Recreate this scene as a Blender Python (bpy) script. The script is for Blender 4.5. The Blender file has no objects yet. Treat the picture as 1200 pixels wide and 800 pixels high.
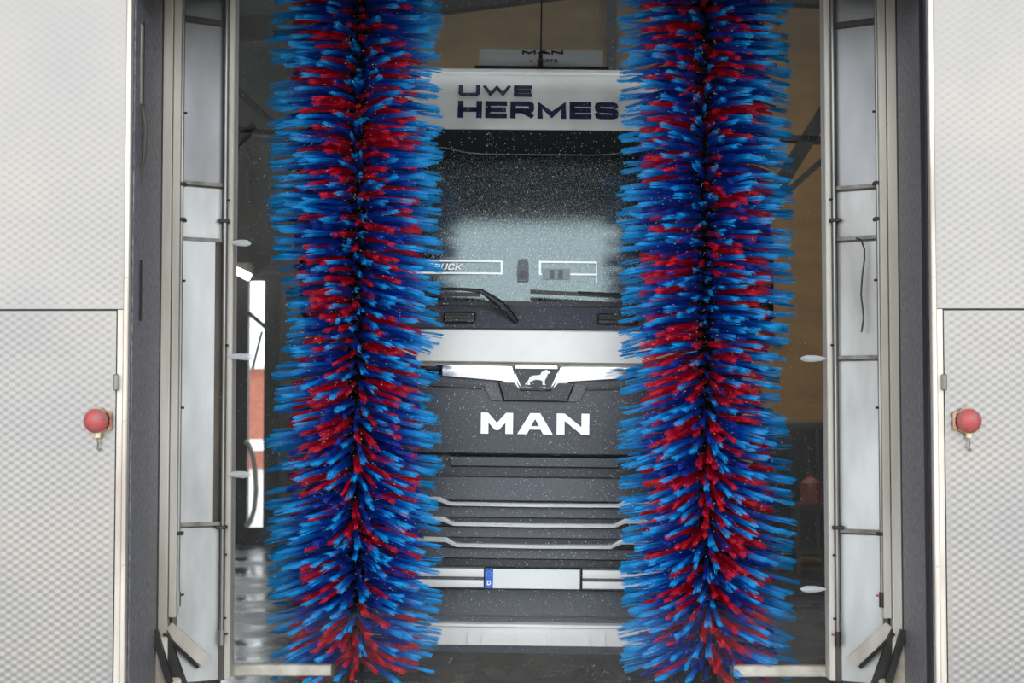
import bpy, math, random
import numpy as np
from mathutils import Matrix, Vector, Euler

random.seed(7)
rng = np.random.default_rng(11)
SC = bpy.context.scene
COL = SC.collection
PI = math.pi

# ------------------------------------------------------------------ camera, world, exposure
F_PX, CAM_Z = 1900.0, 1.55
cd = bpy.data.cameras.new('camera')
cd.sensor_width = 36.0
cd.lens = 36.0 * F_PX / 1200.0
cd.dof.use_dof = True
cd.dof.focus_distance = 8.35
cd.dof.aperture_fstop = 2.8
cam = bpy.data.objects.new('camera', cd)
COL.objects.link(cam)
cam.location = (0, 0, CAM_Z)
PITCH, YAW = math.atan(90 / F_PX), math.atan(20 / F_PX)
cam.rotation_euler = (PI / 2 + PITCH, 0, YAW)
SC.camera = cam

w = bpy.data.worlds.new('overcast_sky')
SC.world = w
w.use_nodes = True
wn = w.node_tree
bg = wn.nodes['Background']
bg.inputs['Color'].default_value = (0.93, 0.97, 1.0, 1)
bg.inputs['Strength'].default_value = 1.0

SC.view_settings.view_transform = 'Standard'
SC.view_settings.look = 'None'
SC.view_settings.gamma = 1.0
SC.view_settings.use_curve_mapping = False
SC.view_settings.exposure = 1.6
SC.cycles.use_denoising = True
SC.cycles.max_bounces = 8
SC.cycles.transparent_max_bounces = 16

CAMR = cam.rotation_euler.to_matrix()


def at(px, py, y):
    """world point on the plane at depth y that the photograph shows at pixel px, py"""
    d = CAMR @ Vector(((px - 600) / F_PX, (400 - py) / F_PX, -1.0))
    t = y / d.y
    return Vector((d.x * t, y, CAM_Z + d.z * t))


# ------------------------------------------------------------------ materials
def lin(r, g, b):
    def f(c):
        c /= 255.0
        return c / 12.92 if c <= 0.04045 else ((c + 0.055) / 1.055) ** 2.4
    return (f(r), f(g), f(b), 1.0)


def mat(name, col, rough=0.5, metal=0.0, col2=None, vs=4.0, stretch=(1, 1, 1), lo=0.35, hi=0.65,
        bump=0.0, bs=60.0, rough2=None, spec=0.5, detail=4.0):
    m = bpy.data.materials.new(name)
    m.use_nodes = True
    nt = m.node_tree
    p = nt.nodes['Principled BSDF']
    p.inputs['Base Color'].default_value = col
    p.inputs['Roughness'].default_value = rough
    p.inputs['Metallic'].default_value = metal
    p.inputs['Specular IOR Level'].default_value = spec
    tc = nt.nodes.new('ShaderNodeTexCoord')
    mp = nt.nodes.new('ShaderNodeMapping')
    mp.inputs['Scale'].default_value = stretch
    nt.links.new(tc.outputs['Object'], mp.inputs['Vector'])
    if col2 is not None or rough2 is not None:
        n = nt.nodes.new('ShaderNodeTexNoise')
        n.inputs['Scale'].default_value = vs
        n.inputs['Detail'].default_value = detail
        nt.links.new(mp.outputs['Vector'], n.inputs['Vector'])
        r = nt.nodes.new('ShaderNodeMapRange')
        r.inputs['From Min'].default_value = lo
        r.inputs['From Max'].default_value = hi
        nt.links.new(n.outputs['Fac'], r.inputs['Value'])
        if col2 is not None:
            mx = nt.nodes.new('ShaderNodeMix')
            mx.data_type = 'RGBA'
            mx.inputs[6].default_value = col
            mx.inputs[7].default_value = col2
            nt.links.new(r.outputs['Result'], mx.inputs[0])
            nt.links.new(mx.outputs[2], p.inputs['Base Color'])
        if rough2 is not None:
            r2 = nt.nodes.new('ShaderNodeMapRange')
            r2.inputs['To Min'].default_value = rough
            r2.inputs['To Max'].default_value = rough2
            nt.links.new(r.outputs['Result'], r2.inputs['Value'])
            nt.links.new(r2.outputs['Result'], p.inputs['Roughness'])
    if bump:
        n2 = nt.nodes.new('ShaderNodeTexNoise')
        n2.inputs['Scale'].default_value = bs
        n2.inputs['Detail'].default_value = 3
        nt.links.new(mp.outputs['Vector'], n2.inputs['Vector'])
        b = nt.nodes.new('ShaderNodeBump')
        b.inputs['Strength'].default_value = bump
        b.inputs['Distance'].default_value = 0.01
        nt.links.new(n2.outputs['Fac'], b.inputs['Height'])
        nt.links.new(b.outputs['Normal'], p.inputs['Normal'])
    return m


def emit(name, col, s):
    m = bpy.data.materials.new(name)
    m.use_nodes = True
    p = m.node_tree.nodes['Principled BSDF']
    p.inputs['Base Color'].default_value = col
    p.inputs['Emission Color'].default_value = col
    p.inputs['Emission Strength'].default_value = s
    return m


def see_through(name, tint, refl_ior, rough=0.02, speck=None):
    """thin pane: tinted transparency under a Fresnel reflection, optional wet droplets"""
    m = bpy.data.materials.new(name)
    m.use_nodes = True
    nt = m.node_tree
    nt.nodes.clear()
    out = nt.nodes.new('ShaderNodeOutputMaterial')
    tr = nt.nodes.new('ShaderNodeBsdfTransparent')
    tr.inputs['Color'].default_value = tint
    gl = nt.nodes.new('ShaderNodeBsdfGlossy')
    gl.inputs['Roughness'].default_value = rough
    gl.inputs['Color'].default_value = (0.80, 0.95, 0.97, 1)
    fr = nt.nodes.new('ShaderNodeFresnel')
    fr.inputs['IOR'].default_value = refl_ior
    mx = nt.nodes.new('ShaderNodeMixShader')
    nt.links.new(fr.outputs['Fac'], mx.inputs['Fac'])
    nt.links.new(tr.outputs['BSDF'], mx.inputs[1])
    nt.links.new(gl.outputs['BSDF'], mx.inputs[2])
    last = mx
    if speck:
        scale, lo, hi, amt = speck
        tc = nt.nodes.new('ShaderNodeTexCoord')
        mp = nt.nodes.new('ShaderNodeMapping')
        mp.inputs['Scale'].default_value = (1, 1, 0.7)
        nt.links.new(tc.outputs['Object'], mp.inputs['Vector'])
        n = nt.nodes.new('ShaderNodeTexNoise')
        n.inputs['Scale'].default_value = scale
        n.inputs['Detail'].default_value = 3
        n.inputs['Roughness'].default_value = 0.7
        nt.links.new(mp.outputs['Vector'], n.inputs['Vector'])
        r = nt.nodes.new('ShaderNodeMapRange')
        r.inputs['From Min'].default_value = lo
        r.inputs['From Max'].default_value = hi
        r.inputs['To Max'].default_value = amt
        nt.links.new(n.outputs['Fac'], r.inputs['Value'])
        df = nt.nodes.new('ShaderNodeBsdfDiffuse')
        df.inputs['Color'].default_value = (0.75, 0.8, 0.82, 1)
        m2 = nt.nodes.new('ShaderNodeMixShader')
        nt.links.new(r.outputs['Result'], m2.inputs['Fac'])
        nt.links.new(mx.outputs['Shader'], m2.inputs[1])
        nt.links.new(df.outputs['BSDF'], m2.inputs[2])
        bp = nt.nodes.new('ShaderNodeBump')
        bp.inputs['Strength'].default_value = 0.12
        bp.inputs['Distance'].default_value = 0.002
        nt.links.new(n.outputs['Fac'], bp.inputs['Height'])
        nt.links.new(bp.outputs['Normal'], gl.inputs['Normal'])
        last = m2
    nt.links.new(last.outputs['Shader'], out.inputs['Surface'])
    return m


M = {}
M['emboss'] = mat('embossed_steel', lin(156, 152, 147), 0.38, 0.75, lin(147, 145, 144), 1.6)
M['flange'] = mat('folded_steel_edge', lin(214, 206, 196), 0.42, 0.6, lin(170, 160, 150), 9, (1, 1, .15))
M['cladding'] = mat('dark_cladding', lin(140, 139, 143), 0.42, 0.5, lin(92, 91, 97), 60, (1, 1, .6), .3, .7, bump=0.8, bs=90)
M['rubber'] = mat('black_rubber', lin(26, 25, 30), 0.6, 0, bump=0.3, bs=40)
M['post'] = mat('grey_painted_post', lin(196, 192, 184), 0.42, 0.15, lin(158, 152, 142), 6, (1, 1, .12))
M['inner'] = mat('stained_inner_sheet', lin(178, 180, 181), 0.4, 0.45, lin(128, 127, 124), 3.5, (1, 1, .3), .36, .74)
M['steel'] = mat('bright_steel', lin(150, 149, 147), 0.3, 0.7, lin(112, 110, 107), 8, (1, 1, .2))
M['inner_shaded'] = mat('inner_sheet_painted_shade', lin(128, 129, 131), 0.36, 0.8, lin(96, 96, 97), 3.0, (1, 1, .35), .34, .72)  # darker copy of the inner sheet, shade towards the top put into colour
M['joint'] = mat('dull_joint_rail', lin(120, 118, 114), 0.5, 0.3, lin(84, 80, 76), 12)
M['axle'] = mat('axle_black', lin(9, 9, 11), 0.9, spec=.1)
M['dark_steel'] = mat('dark_steel', lin(56, 54, 52), 0.5, 0.4, lin(38, 36, 35), 6)
M['grime_and_shadow'] = mat('grime_and_shadow_strip', lin(92, 86, 78), 0.6, 0.3, lin(58, 54, 50), 8, (1, 1, .2))
M['bar'] = mat('weathered_light_bar', lin(206, 202, 192), 0.5, 0.1, lin(158, 146, 128), 7)
M['red_dome'] = mat('faded_red_plastic', lin(166, 70, 72), 0.5, 0, lin(128, 96, 94), 26, (1, 1, 1), .45, .66)
M['lamp_base'] = mat('grubby_lamp_base', lin(188, 158, 128), 0.6, 0, lin(130, 70, 60), 20)
M['brass'] = mat('pale_gland', lin(206, 198, 160), 0.4, 0.2)
M['black'] = mat('black_plastic', lin(22, 23, 26), 0.45)
M['cyan'] = mat('light_blue_bristle', lin(2, 164, 232), 0.36, 0, lin(0, 138, 218), 14, spec=0.45)
def backlit_tip(name, inner, tip):  # blue painted darker inward for depth shade, paler at the tip for backlight
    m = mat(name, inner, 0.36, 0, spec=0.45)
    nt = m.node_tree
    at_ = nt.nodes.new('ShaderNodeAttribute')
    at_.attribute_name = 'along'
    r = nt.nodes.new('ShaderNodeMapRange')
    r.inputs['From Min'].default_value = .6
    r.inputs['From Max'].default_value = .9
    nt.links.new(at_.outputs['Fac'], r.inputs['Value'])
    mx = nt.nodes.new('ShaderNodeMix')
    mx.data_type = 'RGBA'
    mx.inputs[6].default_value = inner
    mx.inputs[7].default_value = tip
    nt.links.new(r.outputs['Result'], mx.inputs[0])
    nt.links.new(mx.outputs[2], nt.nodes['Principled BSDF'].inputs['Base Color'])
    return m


M['cyan'] = backlit_tip('blue_bristle_painted_backlight', lin(10, 72, 190), lin(0, 158, 230))
M['navy'] = mat('dark_blue_bristle', lin(14, 58, 178), 0.38, 0, lin(8, 32, 128), 14, spec=0.4)
M['red'] = mat('red_bristle', lin(224, 18, 48), 0.38, 0, lin(184, 8, 38), 14, spec=0.4)
M['white'] = mat('white_truck_paint', lin(236, 236, 234), 0.22, 0, lin(226, 226, 224), 3)
M['roofw'] = mat('white_roof_paint', lin(232, 231, 228), 0.28, 0, lin(214, 213, 210), 4)
M['ink'] = mat('dark_blue_lettering', lin(26, 32, 66), 0.4)
M['visor'] = mat('dark_tinted_visor', lin(10, 13, 17), 0.7, 0, lin(34, 39, 46), 300, (1, 1, .7), .56, .78, spec=.05)
M['grille'] = mat('wet_grey_grille', lin(52, 57, 66), 0.34, 0, lin(86, 92, 102), 230, (1, 1, .6), .5, .74, bump=0.15, bs=300)
M['grille2'] = mat('dark_grille_recess', lin(40, 43, 48), 0.4, 0, lin(84, 88, 96), 260, (1, 1, .5), .54, .76)
M['chrome'] = mat('chrome', lin(238, 240, 242), 0.1, 1.0)
M['letter_chrome'] = mat('letter_chrome', lin(184, 187, 192), 0.2, 0.95)
M['slat'] = mat('bright_slat', lin(236, 238, 240), 0.22, 0.25)
M['plate'] = mat('number_plate_face', lin(224, 227, 229), 0.35)
M['plate_blue'] = mat('plate_blue', lin(16, 96, 200), 0.35)
M['star'] = mat('plate_stars', lin(90, 150, 215), 0.4)
M['glass'] = see_through('wet_windscreen', (0.62, 0.70, 0.72, 1), 1.95, 0.05, (170, 0.50, 0.74, 0.5))
M['side_glass'] = see_through('side_glass', (0.3, 0.34, 0.36, 1), 1.8)
M['pane'] = see_through('hall_pane', (0.95, 0.97, 0.97, 1), 1.3)
M['cab_in'] = mat('cab_interior', lin(46, 48, 52), 0.7)
M['dash'] = mat('grey_dashboard', lin(84, 90, 92), 0.65)
M['sensor'] = mat('grey_sensor_cover', lin(92, 98, 102), 0.5)
M['led_white'] = emit('lit_white_outline', (.85, .92, .95, 1), .10)
M['sign_white'] = mat('white_sign', lin(240, 242, 242), 0.4)
M['cowl'] = mat('wet_grey_cowl', lin(72, 74, 82), 0.35, 0, lin(104, 106, 114), 200, (1, 1, .6), .5, .74)
M['tyre'] = mat('tyre', lin(24, 24, 25), 0.7)
M['lamp_lens'] = mat('headlamp_lens', lin(190, 196, 202), 0.08, 0.3)
M['lamp_lens2'] = mat('pale_sticker', lin(134, 150, 154), 0.5)
M['floor'] = mat('wet_concrete', lin(66, 66, 66), 0.12, 0, lin(48, 48, 49), 1.3, rough2=0.42, bump=0.25, bs=6)
M['yard'] = mat('pale_yard_concrete', lin(200, 198, 192), 0.6, 0, lin(178, 175, 168), .8)
M['tan'] = mat('tan_boarding', lin(206, 158, 82), 0.7, 0, lin(180, 136, 70), 1.2, (1, 1, 3))
M['wall_grey'] = mat('grey_render', lin(128, 124, 116), 0.8, 0, lin(104, 100, 92), 1.5)
M['wall_dark'] = mat('dark_grey_render', lin(96, 92, 84), 0.8, 0, lin(76, 72, 66), 1.5)
M['ceil'] = mat('ceiling_boards', lin(122, 106, 78), 0.8)
M['truss'] = mat('dark_truss', lin(58, 54, 48), 0.6)
M['brick'] = mat('brick', lin(178, 110, 88), 0.8, 0, lin(156, 92, 74), 5)
M['house_white'] = mat('white_frame', lin(230, 230, 226), 0.5)
M['hose'] = mat('pale_hose', lin(206, 206, 200), 0.4)
M['tube_light'] = emit('tube_light', (1, 1, 0.98, 1), 6.0)
M['canister'] = mat('red_canister', lin(128, 62, 52), 0.5)
M['machine'] = mat('dark_machine', lin(52, 50, 48), 0.5, 0, lin(74, 70, 66), 4)
M['drop'] = mat('water_drop', lin(222, 230, 238), 0.15)


def mist_surface(name, amt):
    m = bpy.data.materials.new(name)
    m.use_nodes = True
    nt = m.node_tree
    nt.nodes.clear()
    out = nt.nodes.new('ShaderNodeOutputMaterial')
    tr = nt.nodes.new('ShaderNodeBsdfTransparent')
    df = nt.nodes.new('ShaderNodeBsdfTranslucent')
    df.inputs['Color'].default_value = (.9, .94, .96, 1)
    d2 = nt.nodes.new('ShaderNodeBsdfDiffuse')
    d2.inputs['Color'].default_value = (.9, .94, .96, 1)
    a = nt.nodes.new('ShaderNodeMixShader')
    nt.links.new(df.outputs['BSDF'], a.inputs[1])
    nt.links.new(d2.outputs['BSDF'], a.inputs[2])
    n = nt.nodes.new('ShaderNodeTexNoise')
    n.inputs['Scale'].default_value = 40
    r = nt.nodes.new('ShaderNodeMapRange')
    r.inputs['From Min'].default_value = .3
    r.inputs['From Max'].default_value = .7
    r.inputs['To Min'].default_value = amt * .6
    r.inputs['To Max'].default_value = amt
    nt.links.new(n.outputs['Fac'], r.inputs['Value'])
    mx = nt.nodes.new('ShaderNodeMixShader')
    nt.links.new(r.outputs['Result'], mx.inputs['Fac'])
    nt.links.new(tr.outputs['BSDF'], mx.inputs[1])
    nt.links.new(a.outputs['Shader'], mx.inputs[2])
    nt.links.new(mx.outputs['Shader'], out.inputs['Surface'])
    return m


M['jet'] = mist_surface('spray_water', 0.6)
mv = bpy.data.materials.new('spray_mist')
mv.use_nodes = True
mv.node_tree.nodes.clear()
_o = mv.node_tree.nodes.new('ShaderNodeOutputMaterial')
_v = mv.node_tree.nodes.new('ShaderNodeVolumeScatter')
_v.inputs['Color'].default_value = (.96, .97, .98, 1)
_v.inputs['Density'].default_value = 0.12
mv.node_tree.links.new(_v.outputs['Volume'], _o.inputs['Volume'])
M['mist'] = mv


# ------------------------------------------------------------------ mesh helpers
class MB:
    def __init__(s):
        s.v, s.f = [], []

    def add(s, verts, faces):
        o = len(s.v)
        s.v += [tuple(p) for p in verts]
        s.f += [tuple(i + o for i in f) for f in faces]
        return s

    def box(s, x0, x1, y0, y1, z0, z1, b=0.0):
        x0, x1 = min(x0, x1), max(x0, x1)
        y0, y1 = min(y0, y1), max(y0, y1)
        z0, z1 = min(z0, z1), max(z0, z1)
        if b <= 0:
            v = [(x, y, z) for z in (z0, z1) for y in (y0, y1) for x in (x0, x1)]
            return s.add(v, [(0, 2, 3, 1), (4, 5, 7, 6), (0, 1, 5, 4), (2, 6, 7, 3), (0, 4, 6, 2), (1, 3, 7, 5)])
        # box with chamfered edges: 24 corner points
        cx, cy, cz = (x0 + x1) / 2, (y0 + y1) / 2, (z0 + z1) / 2
        hx, hy, hz = (x1 - x0) / 2, (y1 - y0) / 2, (z1 - z0) / 2
        b = min(b, hx * .9, hy * .9, hz * .9)
        idx, v = {}, []
        for sx in (-1, 1):
            for sy in (-1, 1):
                for sz in (-1, 1):
                    for a in range(3):
                        h = [hx - b, hy - b, hz - b]
                        h[a] += b
                        idx[(sx, sy, sz, a)] = len(v)
                        v.append((cx + sx * h[0], cy + sy * h[1], cz + sz * h[2]))
        f = []
        for a in range(3):
            u, w_ = (a + 1) % 3, (a + 2) % 3
            for sg in (-1, 1):
                q = []
                for su, sw in ((-1, -1), (1, -1), (1, 1), (-1, 1)):
                    k = [0, 0, 0]
                    k[a], k[u], k[w_] = sg, su, sw
                    q.append(idx[(k[0], k[1], k[2], a)])
                f.append(tuple(q if sg > 0 else q[::-1]))
            for su in (-1, 1):
                for sw in (-1, 1):
                    q = []
                    for sg, ax in ((-1, u), (1, u), (1, w_), (-1, w_)):
                        k = [0, 0, 0]
                        k[a], k[u], k[w_] = sg, su, sw
                        q.append(idx[(k[0], k[1], k[2], ax)])
                    f.append(tuple(q if su * sw < 0 else q[::-1]))
        for sx in (-1, 1):
            for sy in (-1, 1):
                for sz in (-1, 1):
                    t = [idx[(sx, sy, sz, a)] for a in range(3)]
                    f.append(tuple(t if sx * sy * sz > 0 else t[::-1]))
        return s.add(v, f)

    def bar(s, p0, p1, wd, th, up=(0, 0, 1)):
        p0, p1 = Vector(p0), Vector(p1)
        d = (p1 - p0).normalized()
        a = d.cross(Vector(up))
        if a.length < 1e-4:
            a = d.cross(Vector((1, 0, 0)))
        a.normalize()
        c = a.cross(d).normalized()
        v = []
        for p in (p0, p1):
            for sa, sc in ((-1, -1), (1, -1), (1, 1), (-1, 1)):
                v.append(p + a * sa * wd / 2 + c * sc * th / 2)
        return s.add(v, [(0, 1, 2, 3), (7, 6, 5, 4), (0, 4, 5, 1), (1, 5, 6, 2), (2, 6, 7, 3), (3, 7, 4, 0)])

    def tube(s, pts, r, n=10, caps=True):
        pts = [Vector(p) for p in pts]
        rs = r if isinstance(r, (list, tuple)) else [r] * len(pts)
        o = len(s.v)
        ref = None
        for i, p in enumerate(pts):
            d = (pts[min(i + 1, len(pts) - 1)] - pts[max(i - 1, 0)]).normalized()
            if ref is None:
                ref = d.cross(Vector((0, 0, 1)))
                if ref.length < 1e-3:
                    ref = Vector((1, 0, 0))
            a = (ref - d * ref.dot(d)).normalized()
            ref = a
            b = d.cross(a)
            for k in range(n):
                t = 2 * PI * k / n
                s.v.append(tuple(p + (a * math.cos(t) + b * math.sin(t)) * rs[i]))
        for i in range(len(pts) - 1):
            for k in range(n):
                k2 = (k + 1) % n
                s.f.append((o + i * n + k, o + i * n + k2, o + (i + 1) * n + k2, o + (i + 1) * n + k))
        if caps:
            s.f.append(tuple(o + k for k in range(n))[::-1])
            e = o + (len(pts) - 1) * n
            s.f.append(tuple(e + k for k in range(n)))
        return s

    def lathe(s, c, axis, prof, n=20):
        """profile [(t along axis, radius)]"""
        c, ax = Vector(c), Vector(axis).normalized()
        a = ax.cross(Vector((0, 0, 1)))
        if a.length < 1e-3:
            a = Vector((1, 0, 0))
        a.normalize()
        b = ax.cross(a)
        o = len(s.v)
        for t, r in prof:
            for k in range(n):
                q = 2 * PI * k / n
                s.v.append(tuple(c + ax * t + (a * math.cos(q) + b * math.sin(q)) * max(r, 1e-5)))
        for i in range(len(prof) - 1):
            for k in range(n):
                k2 = (k + 1) % n
                s.f.append((o + i * n + k, o + i * n + k2, o + (i + 1) * n + k2, o + (i + 1) * n + k))
        return s

    def prism(s, poly, y0, y1, top=None):
        """outline in x, z extruded from y0 (front) to y1"""
        n = len(poly)
        v = [(x, y0, z) for x, z in poly] + [(x, y1, z) for x, z in (top or poly)]
        f = [tuple(range(n)), tuple(range(2 * n - 1, n - 1, -1))]
        f += [(i, i + n, (i + 1) % n + n, (i + 1) % n) for i in range(n)]
        return s.add(v, f)

    def build(s, name, m, parent=None, smooth=False, fixn=True):
        me = bpy.data.meshes.new(name)
        me.from_pydata(s.v, [], s.f)
        me.update()
        if fixn:
            import bmesh
            bm = bmesh.new()
            bm.from_mesh(me)
            bmesh.ops.recalc_face_normals(bm, faces=bm.faces)
            bm.to_mesh(me)
            bm.free()
        if m is not None:
            me.materials.append(M[m])
        if smooth:
            me.shade_smooth()
            try:
                me.set_sharp_from_angle(angle=math.radians(40))
            except Exception:
                pass
        o = bpy.data.objects.new(name, me)
        COL.objects.link(o)
        o.parent = parent
        return o


def tag(o, label=None, cat=None, group=None, kind=None):
    for k, v in (('label', label), ('category', cat), ('group', group), ('kind', kind)):
        if v:
            o[k] = v
    return o


def empty(name, loc=(0, 0, 0), parent=None, rot=(0, 0, 0)):
    o = bpy.data.objects.new(name, None)
    o.empty_display_size = 0.2
    o.location = loc
    o.rotation_euler = rot
    o.parent = parent
    COL.objects.link(o)
    return o


def copy_tree(o, parent=None):
    c = o.copy()
    COL.objects.link(c)
    c.parent = parent
    for ch in list(o.children):
        copy_tree(ch, c)
    return c


# ------------------------------------------------------------------ stroke lettering (wide grotesque)
STROKES = {
    'U': [[(0, 1), (0, .16), (.1, 0), (.9, 0), (1, .16), (1, 1)]],
    'W': [[(0, 1), (.24, 0), (.5, .92), (.76, 0), (1, 1)]],
    'E': [[(1, 1), (0, 1), (0, 0), (1, 0)], [(0, .5), (.94, .5)]],
    'H': [[(0, 0), (0, 1)], [(1, 0), (1, 1)], [(0, .5), (1, .5)]],
    'R': [[(0, 0), (0, 1), (.88, 1), (.98, .92), (1, .82), (1, .6), (.98, .5), (.88, .42), (0, .42)], [(.5, .42), (.98, 0)]],
    'M': [[(0, 0), (0, 1), (.5, .12), (1, 1), (1, 0)]],
    'S': [[(1, .86), (.97, .94), (.84, 1), (.16, 1), (.03, .94), (0, .78), (.03, .6), (.16, .53), (.84, .47), (.97, .4), (1, .22), (.97, .06), (.84, 0), (.16, 0), (.03, .06), (0, .14)]],
    'A': [[(0, 0), (.42, 1), (.58, 1), (1, 0)], [(.16, .3), (.84, .3)]],
    'N': [[(0, 0), (0, 1), (1, 0), (1, 1)]],
    'T': [[(0, 1), (1, 1)], [(.5, 1), (.5, 0)]],
    'C': [[(1, .76), (.95, .94), (.82, 1), (.18, 1), (.04, .93), (0, .8), (0, .2), (.04, .07), (.18, 0), (.82, 0), (.95, .06), (1, .24)]],
    'K': [[(0, 0), (0, 1)], [(1, 1), (.12, .45)], [(.3, .58), (1, 0)]],
    'O': [[(.2, 0), (.8, 0), (.95, .06), (1, .2), (1, .8), (.95, .94), (.8, 1), (.2, 1), (.05, .94), (0, .8), (0, .2), (.05, .06), (.2, 0)]],
    'D': [[(0, 0), (0, 1), (.7, 1), (.95, .9), (1, .7), (1, .3), (.95, .1), (.7, 0), (0, 0)]],
    '4': [[(.8, 0), (.8, 1), (0, .3), (1, .3)]],
}


def letter_mb(ch, wd, ht, th, depth, slant=0.0):
    """glyph standing in x, z with its face at y = -depth; strokes of thickness th kept inside the box"""
    mb = MB()
    for line in STROKES[ch]:
        P = [np.array((th / 2 + x * (wd - th), th / 2 + z * (ht - th))) for x, z in line]
        closed = len(P) > 2 and np.allclose(P[0], P[-1])
        n = len(P)
        L, R = [], []
        for i in range(n):
            if closed:
                a, b = P[(i - 1) % (n - 1)], P[(i + 1) % (n - 1)]
                if i == n - 1:
                    a, b = P[n - 2], P[1]
            else:
                a, b = P[max(i - 1, 0)], P[min(i + 1, n - 1)]
            d0 = P[i] - a if np.any(P[i] != a) else b - P[i]
            d1 = b - P[i] if np.any(b != P[i]) else P[i] - a
            d0, d1 = d0 / np.linalg.norm(d0), d1 / np.linalg.norm(d1)
            n0, n1 = np.array((-d0[1], d0[0])), np.array((-d1[1], d1[0]))
            nn = n0 + n1
            nn /= max(np.linalg.norm(nn), 1e-6)
            k = th / 2 / max(nn.dot(n0), .45)
            e = np.zeros(2)
            if not closed and i == 0:
                e = -d1 * th / 2
            if not closed and i == n - 1:
                e = d0 * th / 2
            q0, q1 = P[i] + nn * k + e, P[i] - nn * k + e
            L.append((min(max(q0[0], -.0), wd), min(max(q0[1], 0), ht)))
            R.append((min(max(q1[0], -.0), wd), min(max(q1[1], 0), ht)))
        o = len(mb.v)
        for y in (-depth, 0):
            for q0, q1 in zip(L, R):
                mb.v += [(q0[0] + slant * q0[1], y, q0[1]), (q1[0] + slant * q1[1], y, q1[1])]
        for i in range(n - 1):
            a = o + 2 * i
            b = a + 2 * n
            mb.f += [(a, a + 2, a + 3, a + 1), (b, b + 1, b + 3, b + 2), (a, b, b + 2, a + 2), (a + 1, a + 3, b + 3, b + 1)]
        for i in (0, n - 1):
            a = o + 2 * i
            b = a + 2 * n
            mb.f.append((a, a + 1, b + 1, b))
    return mb


def word(text, parent, m, x, y, z, widths, ht, th, gap, depth=.004, tilt=0.0, slant=0.0, name='letter'):
    """row of letter parts; origin of each letter at its lower left"""
    for ch in text:
        wd = widths[ch] if isinstance(widths, dict) else widths
        if ch == ' ':
            x += wd
            continue
        o = letter_mb(ch, wd, ht, th, depth, slant).build(name, m, parent)
        o.location = (x, y, z)
        o.rotation_euler = (-tilt, 0, 0)
        x += wd + gap


# ------------------------------------------------------------------ the setting: ground and wash hall
HY0, HY1, HX, HZ = 5.6, 20.0, 5.6, 7.6
tag(MB().box(-HX - .3, HX + .3, 9.25, HY1 + .3, -.2, 0).build('floor', 'floor'), kind='structure', label='wet dark concrete floor of the wash hall')
yd = MB().box(-40, 40, -40, 9.25, -.2, 0)  # pale ground carried unseen under the gantry to bounce light upwards
yd.box(-40, -HX - .3, 9.25, 90, -.2, 0).box(HX + .3, 40, 9.25, 90, -.2, 0).box(-HX - .3, HX + .3, HY1 + .3, 90, -.2, 0)
tag(yd.build('ground', 'yard'), kind='structure', label='pale concrete yard around the wash hall, run under the gantry to bounce light')
# rear wall with an opening for the glazed gate
GX0, GX1, GZ = -5.2, -3.08, 3.32
rw = MB()
rg = MB().box(-HX, GX0, HY1, HY1 + .3, 0, HZ)
rg.box(GX0, GX1, HY1, HY1 + .3, GZ, HZ)
rg.box(GX1, -2.1, HY1, HY1 + .3, 0, HZ)
tag(rg.build('wall_back', 'wall_dark'), kind='structure', label='dark grey part of the rear wall around the glazed gate')
rw.box(-2.1, HX, HY1, HY1 + .3, 0, HZ)
tag(rw.build('wall_back', 'tan'), kind='structure', label='tan boarded rear wall of the wash hall')
tag(MB().box(-HX - .3, -HX, HY0, HY1 + .3, 0, HZ).build('wall_left', 'wall_grey'), kind='structure', label='grey side wall of the wash hall')
tag(MB().box(HX, HX + .3, HY0, HY1 + .3, 0, HZ).build('wall_right', 'tan'), kind='structure', label='tan side wall of the wash hall')
ADDED_SKYLIGHTS = [(9.6, 11.6), (13.0, 15.0), (16.4, 18.4)]  # unseen roof openings added to let more light into the hall
cl = MB().box(-HX - .3, -4.2, HY0, HY1 + .3, HZ, HZ + .25).box(4.2, HX + .3, HY0, HY1 + .3, HZ, HZ + .25)
ys = [HY0] + [v for p_ in ADDED_SKYLIGHTS for v in p_] + [HY1 + .3]
for k in range(0, len(ys), 2):
    cl.box(-4.2, 4.2, ys[k], ys[k + 1], HZ, HZ + .25)
tag(cl.build('ceiling', 'ceil'), kind='structure', label='brown boarded hall ceiling with openings added to light the hall')
for k, (y0, y1) in enumerate(ADDED_SKYLIGHTS):
    tag(MB().box(-4.2, 4.2, y0, y1, HZ + .1, HZ + .12).build('window_%d' % (k + 2), 'pane'), kind='structure', label='long unseen roof light added to brighten the hall')
fw = MB()
fw.box(-HX, -4.4, HY0, HY0 + .3, 0, HZ)
fw.box(4.4, HX, HY0, HY0 + .3, 0, HZ)
fw.box(-4.4, 4.4, HY0, HY0 + .3, 4.9, HZ)
tag(fw.build('wall_front', 'wall_grey'), kind='structure', label='front wall of the hall around the wide open gateway')
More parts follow.
